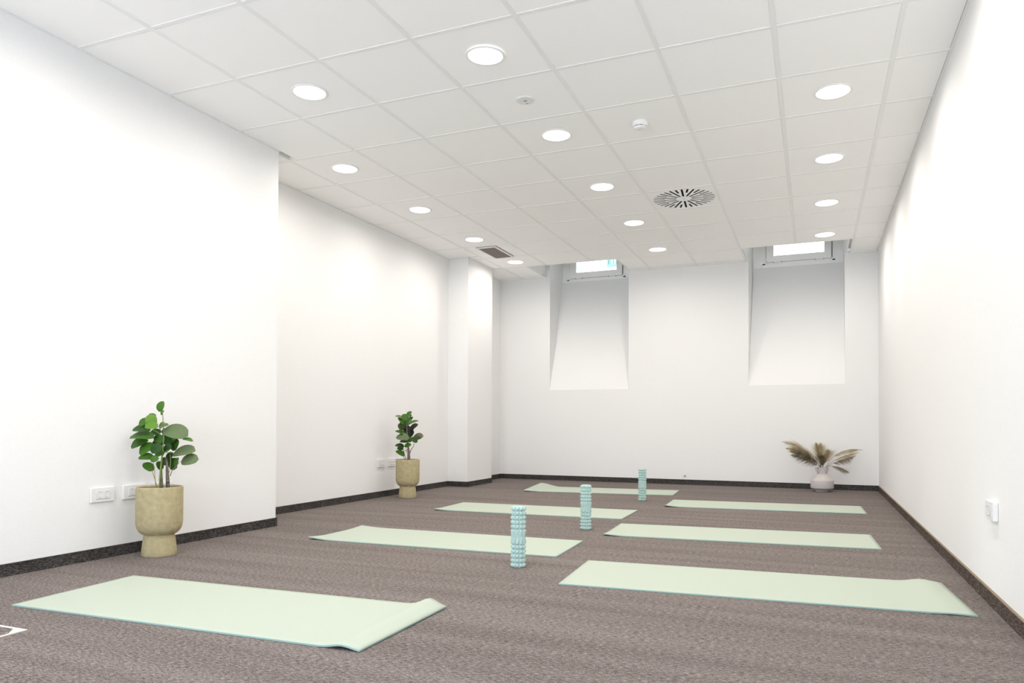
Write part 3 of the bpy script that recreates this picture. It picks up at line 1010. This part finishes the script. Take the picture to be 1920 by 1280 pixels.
s2 = 5.554e-3 / 5.82
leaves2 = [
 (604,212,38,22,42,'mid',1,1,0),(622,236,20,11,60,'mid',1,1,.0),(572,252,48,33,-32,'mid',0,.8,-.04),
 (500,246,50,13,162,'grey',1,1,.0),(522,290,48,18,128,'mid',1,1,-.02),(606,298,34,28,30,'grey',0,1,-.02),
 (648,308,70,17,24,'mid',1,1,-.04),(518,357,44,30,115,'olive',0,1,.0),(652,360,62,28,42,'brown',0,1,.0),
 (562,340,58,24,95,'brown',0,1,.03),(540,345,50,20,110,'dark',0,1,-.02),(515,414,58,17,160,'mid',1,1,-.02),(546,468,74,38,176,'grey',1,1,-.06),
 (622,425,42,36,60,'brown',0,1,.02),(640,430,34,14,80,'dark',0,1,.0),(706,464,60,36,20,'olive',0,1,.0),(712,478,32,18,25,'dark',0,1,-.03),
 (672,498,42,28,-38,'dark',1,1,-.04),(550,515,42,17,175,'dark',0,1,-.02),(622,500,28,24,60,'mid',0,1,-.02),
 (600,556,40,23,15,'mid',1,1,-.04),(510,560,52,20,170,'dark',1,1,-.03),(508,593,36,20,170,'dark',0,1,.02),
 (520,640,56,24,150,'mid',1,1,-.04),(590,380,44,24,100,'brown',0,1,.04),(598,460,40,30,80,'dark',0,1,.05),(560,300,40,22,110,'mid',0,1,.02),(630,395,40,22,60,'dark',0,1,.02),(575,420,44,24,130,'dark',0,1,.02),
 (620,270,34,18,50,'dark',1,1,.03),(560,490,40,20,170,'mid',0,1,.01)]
trunks2 = [
 ('trunk','bark',[(606,740,0),(605,680,0),(603,630,0),(598,570,0),(590,480,.0),(583,380,0),(575,290,0),(590,240,0)],[.0165,.0155,.0125,.009,.007,.006,.005,.003]),
 ('stem','bark',[(570,730,-.02),(556,690,-.02),(545,662,-.03)],[.003,.0028,.002]),
 ('stem','bark',[(580,730,-.02),(566,670,-.02),(548,600,-.02),(540,560,-.02)],[.003,.003,.0026,.002]),
 ('stem','bark',[(612,660,0),(628,610,0),(655,570,0),(668,530,-.02)],[.004,.0035,.003,.002]),
 ('stem','bark',[(600,610,-.01),(580,615,-.02),(560,620,-.03)],[.003,.0028,.002]),
 ('stem','twig',[(582,640,-.02),(580,590,-.02),(578,540,-.02)],[.003,.0026,.002]),
 ('stem','bark',[(592,470,0),(640,470,0),(680,470,0)],[.003,.0026,.002]),
 ('stem','bark',[(585,400,0),(610,380,0),(630,370,0)],[.003,.0026,.002])]
plant((-3.927, 6.56, 0), .124, .400, 'dark-leaved upright plant in an olive goblet-shaped pot by the recessed wall',
      s2, 594, 712, leaves2, trunks2, 5)

# ------------------------------------------------------------------ vase and pampas plumes
VB = Vector((0.087, 9.17, 0))
t = thing('vase', 'squat lilac-grey ceramic vase with two small handles, by the far right corner', 'vase', VB)
bm = bmesh.new()
lathe(bm, [(.070, 0), (.074, .003), (.074, .022), (.078, .025), (.116, .034), (.123, .040), (.126, .048), (.126, .126), (.124, .131)], 56, VB, True, False)
obj('body', bm, M['ceramic'], t, smooth=True)
bm = bmesh.new()
lathe(bm, [(.124, .131), (.119, .136), (.085, .172), (.056, .197), (.050, .202)], 56, VB, False, False)
obj('shoulder', bm, M['ceramic_rough'], t, smooth=True)
bm = bmesh.new()
lathe(bm, [(.050, .202), (.047, .210), (.048, .235), (.052, .262), (.055, .279), (.0535, .281), (.050, .279), (.046, .25), (.043, .21)], 48, VB, False, False)
obj('neck', bm, M['ceramic'], t, smooth=True)
for s in (-1, 1):
    bm = bmesh.new()
    c = VB + UP * 0
    tube(bm, [c + RIGHT * s * .050 + UP * .274, c + RIGHT * s * .068 + UP * .2755, c + RIGHT * s * .0745 + UP * .271,
              c + RIGHT * s * .070 + UP * .255, c + RIGHT * s * .058 + UP * .225, c + RIGHT * s * .046 + UP * .204],
         [.0055, .006, .006, .0055, .0055, .0055], 8)
    obj('handle', bm, M['ceramic'], t, smooth=True)

def plume_mat(name, c1, c2):
    return noise_mat(name, c1, c2, (1, 1, 1), 14, 3, 0.9, 0.1)
PM = [plume_mat('plume_tan', (0.38, 0.31, 0.17), (0.60, 0.51, 0.32)),
      plume_mat('plume_dark', (0.11, 0.088, 0.062), (0.32, 0.26, 0.16)),
      plume_mat('plume_pale', (0.45, 0.38, 0.22), (0.66, 0.57, 0.38)),
      plume_mat('plume_brown', (0.16, 0.12, 0.09), (0.34, 0.27, 0.18))]
sv = 6.25e-3 / 8.727
def VW(u, v, d=0): return VB + RIGHT * ((u - 890) * sv) + UP * (.281 + (680 - v) * sv) + FWD * d
def plume(pts, wid, n, mat, label, seed, droop=.3, start=.18, side=0, swept=.8):
    rnd = random.Random(seed)
    p0, p1, p2 = [VW(*p) for p in pts]
    mouth = VB + UP * .215 + (p0 - VB).normalized() * .008
    path = bez(p0, p1, p2, 24)
    t = thing('pampas_plume', label, 'dried grass', VB + UP * .215, 'dried pampas plumes in the vase')
    bm = bmesh.new()
    sp = [mouth] + path
    tube(bm, sp, [.0022] * 3 + [max(.0006, .0020 * (1 - i / len(sp))) for i in range(len(sp) - 3)], 5)
    obj('stem', bm, PM[3], t)
    bm = bmesh.new()
    for k in range(int(n * 1.7)):
        s = start + (1 - start) * rnd.random() ** .85
        f = s * 24; i = min(23, int(f)); q = path[i].lerp(path[i + 1], f - i)
        tan = (path[min(24, i + 1)] - path[max(0, i - 1)]).normalized()
        a = tan.cross(FWD).normalized(); bdir = tan.cross(a).normalized()
        ph = rnd.uniform(0, 2 * math.pi)
        rad = a * math.cos(ph) + bdir * math.sin(ph)
        if side: 
            dn = -UP + tan * UP.dot(tan); dn.normalize()
            rad = (dn * side + rad * .35).normalized()
        env = math.sin(math.pi * min(1, (s - start) / (1 - start) * .80 + .17)) ** .7
        ln = 1.45 * wid * sv * env * rnd.uniform(.55, 1.25) * min(1, .25 + (1 - s) / .45)
        d1 = (tan * swept + rad * .8).normalized()
        e1 = q + d1 * ln * .9
        e2 = e1 + (tan * swept * .9 + rad * .45 - UP * droop).normalized() * ln * .9
        w = rnd.uniform(.0008, .0014)
        sd = d1.cross(FWD if rnd.random() < .6 else UP)
        if sd.length < .05: sd = d1.cross(RIGHT)
        sd.normalize()
        v = [bm.verts.new(q + sd * w * .5), bm.verts.new(q - sd * w * .5), bm.verts.new(e1 - sd * w * .5), bm.verts.new(e1 + sd * w * .5), bm.verts.new(e2)]
        bm.faces.new((v[0], v[1], v[2], v[3])); bm.faces.new((v[3], v[2], v[4]))
    h = obj('feathery_strands', bm, PM[mat], t); h['kind'] = 'stuff'
plume([(858,668,0),(600,340,0),(235,262,0)], 60, 420, 0, 'topmost pampas plume arching far out to the left of the vase', 1, .35, .30, 0, 1.0)
plume([(855,668,-.02),(640,420,-.03),(275,370,-.04)], 78, 620, 0, 'broad tan pampas plume leaning left, below the topmost arching one', 2, .25, .22)
plume([(850,668,-.05),(650,470,-.06),(330,420,-.07)], 70, 560, 1, 'dark brown pampas plume in the thick of the left-leaning bunch', 3, .25, .12)
plume([(845,672,-.03),(640,560,-.05),(345,475,-.06)], 60, 480, 1, 'lowest dark pampas plume of the bunch leaning left from the vase', 4, .45, .12)
plume([(870,670,0),(840,480,0),(790,275,0)], 66, 460, 0, 'tan pampas plume standing upright above the vase mouth, slightly left', 5, .1, .2)
plume([(885,670,.02),(880,480,.03),(885,285,.03)], 60, 380, 2, 'pale pampas plume standing straight up from the vase', 6, .1, .25)
plume([(895,670,-.02),(935,540,-.03),(985,395,-.03)], 70, 460, 0, 'short bushy pampas plume leaning slightly right above the vase', 7, .15, .2)
plume([(875,675,-.04),(860,600,-.05),(830,480,-.06)], 60, 380, 1, 'short dark pampas plume low in the centre of the vase', 8, .1, .1)
plume([(955,668,0),(1130,330,0),(1560,392,0)], 46, 420, 0, 'highest pampas plume arching out to the right of the vase', 9, .5, .30, .8, .9)
plume([(960,668,-.01),(1130,480,-.02),(1490,432,-.02)], 44, 320, 0, 'second pampas plume from the top on the right side of the vase', 10, .5, .28, .8, .9)
plume([(965,668,-.02),(1120,560,-.03),(1420,486,-.04)], 52, 300, 3, 'brownish pampas plume third from the top on the right side of the vase', 11, .6, .25, 1.0, .8)
plume([(975,664,-.01),(1180,640,-.02),(1325,768,-.02)], 44, 240, 3, 'lowest pampas plume drooping down to the right of the vase', 12, .6, .15, .6, .8)

# ------------------------------------------------------------------ sockets on the walls
def socket_plate(wall, x, ya, yb, za, zb, label, kind, group=None, th=.012):
    """wall 'L' faces +X at x, 'R' faces -X"""
    s = 1 if wall == 'L' else -1
    yc, zc = (ya + yb) / 2, (za + zb) / 2
    t = thing('wall_socket', label, 'socket', (x, yc, zc), group)
    def box(y0, y1, z0, z1, d0, d1):
        bm = bmesh.new(); xa, xb = sorted((x + s * d0, x + s * d1)); bx(bm, xa, xb, y0, y1, z0, z1); return bm
    bm = box(ya, yb, za, zb, 0.0005, th); bevel(bm, .002, 2)
    obj('cover_plate', bm, M['white'], t)
    def ring(cy, cz, r):
        # round well: rim, sunken-looking cone and two pin holes
        bm = bmesh.new()
        n = 28
        rs = [(r, th), (r, th + .0026), (r * .90, th + .0026), (r * .84, th + .0006)]
        rr = [[bm.verts.new((x + s * d, cy + q * math.cos(2 * math.pi * k / n), cz + q * math.sin(2 * math.pi * k / n))) for k in range(n)] for q, d in rs]
        for a, c in zip(rr, rr[1:]):
            for k in range(n): bm.faces.new((a[k], a[(k + 1) % n], c[(k + 1) % n], c[k]))
        bm.faces.new(rr[-1])
        w = obj('socket_well', bm, M['recess'], t)
        for dy in (-.0095, .0095):
            bm = bmesh.new()
            tube(bm, [(x + s * (th + .0006), cy + dy, cz), (x + s * (th + .0011), cy + dy, cz)], [.0028, .0028], 10)
            obj('pin_hole', bm, M['pin'], w)
        for dz in (-1, 1):
            bm = bmesh.new()
            bm2 = (x + s * (th + .0018), cy, cz + dz * r * .78)
            xa, xb = sorted((x + s * th, x + s * (th + .0022)))
            bx(bm, xa, xb, cy - .002, cy + .002, bm2[2] - .0035, bm2[2] + .0035)
            obj('earth_clip', bm, M['metal'], w)
    if kind == 'double':
        bm = box(yc - .044, yc + .044, zc - .0225, zc + .0235, th, th + .0015); obj('insert', bm, M['white'], t)
        bm = box(yc - .044, yc + .044, zc - .0243, zc - .0225, th, th + .0012); obj('insert_joint', bm, M['mitre'], t)
        ring(yc - .0215, zc + .001, .0195); ring(yc + .0215, zc + .001, .0195)
    elif kind == 'data':
        bm = box(yc - .046, yc + .046, zc - .0225, zc + .0235, th, th + .0015); obj('insert', bm, M['white'], t)
        for k in range(5):
            bm = bmesh.new()
            cy = yc - .036 + k * .018
            xa, xb = sorted((x + s * (th + .0014), x + s * (th + .0022)))
            bx(bm, xa, xb, cy - .0022, cy + .0022, zc + .001, zc + .008)
            obj('contact_slot', bm, M['pin'], t)
        bm = box(yc - .046, yc + .046, zc - .0243, zc - .0225, th, th + .0012); obj('insert_joint', bm, M['mitre'], t)
    elif kind == 'switch_socket':
        bm = box(yc - .048, yc + .048, zc - .0225, zc + .0235, th, th + .0014); obj('insert', bm, M['recess'], t)
        bm = box(yc + .022, yc + .046, zc - .021, zc + .022, th + .0014, th + .0026); obj('blank_module', bm, M['white'], t)
        bm = box(yc + .031, yc + .037, zc + .012, zc + .0165, th + .0026, th + .0032); obj('indicator', bm, M['mitre'], t)
        ring(yc - .014, zc + .001, .0205)
    return t
socket_plate('L', XL, 2.828, 2.974, .322, .4025, 'white double socket plate farthest from the large pot on the front left wall', 'double', 'socket plates on the front left wall')
socket_plate('L', XL, 3.031, 3.184, .322, .4035, 'white double socket plate half hidden by the rim of the large pot', 'double', 'socket plates on the front left wall')
socket_plate('L', XL, 3.230, 3.378, .322, .402, 'white socket plate almost wholly hidden behind the large potted plant', 'double', 'socket plates on the front left wall')
socket_plate('L', XA, 6.412, 6.554, .314, .398, 'white double socket plate farthest from the dark-leaved plant on the recessed wall', 'double', 'plates on the recessed wall')
socket_plate('L', XA, 6.616, 6.765, .314, .397, 'white plate with a row of dark contact slots, beside the dark-leaved plant', 'data', 'plates on the recessed wall')
socket_plate('L', XA, 6.814, 6.950, .314, .397, 'white plate mostly hidden behind the pot of the dark-leaved plant', 'double', 'plates on the recessed wall')
socket_plate('R', XR, 3.530, 3.672, .373, .451, 'white socket plate standing proud on the right wall, beside the front right mat', 'switch_socket', None, .020)

# small stub on the far wall
bm = bmesh.new()
tube(bm, [(-1.544, YF - .0005, .128), (-1.544, YF - .016, .128)], [.017, .016], 16)
st = thing('pipe_cap', 'tiny pale pipe cap on the far wall just above the skirting', 'cap', (-1.544, YF, .128))
obj('cap_disc', bm, M['white'], st)
bm = bmesh.new(); tube(bm, [(-1.544, YF - .016, .126), (-1.544, YF - .022, .118), (-1.544, YF - .020, .104)], [.008, .008, .006], 10)
obj('nozzle', bm, M['metal'], st)

# ------------------------------------------------------------------ floor box at the lower left edge
fx1, fy1 = -2.690, 1.793
fx0, fy0 = fx1 - .27, fy1 - .27
t = thing('floor_box', 'cream rimmed floor socket box set into the carpet at the lower left', 'floor box', ((fx0 + fx1) / 2, (fy0 + fy1) / 2, 0))
w, c = .010, .052
outer = [(fx0, fy0), (fx1, fy0), (fx1, fy1), (fx0, fy1)]
inner = [(fx0 + w + c, fy0 + w), (fx1 - w - c, fy0 + w), (fx1 - w, fy0 + w + c), (fx1 - w, fy1 - w - c),
         (fx1 - w - c, fy1 - w), (fx0 + w + c, fy1 - w), (fx0 + w, fy1 - w - c), (fx0 + w, fy0 + w + c)]
bm = plate_with_holes(outer, [inner], .0005, .0045)
obj('rim', bm, M['floor_box'], t)
bm = bmesh.new()
vv = [bm.verts.new((a, b_, .0022)) for a, b_ in inner]; vb = [bm.verts.new((a, b_, .0004)) for a, b_ in inner]
bm.faces.new(vv); bm.faces.new(vb)
for k in range(8): bm.faces.new((vv[k], vv[(k + 1) % 8], vb[(k + 1) % 8], vb[k]))
obj('carpet_lid', bm, M['carpet'], t)
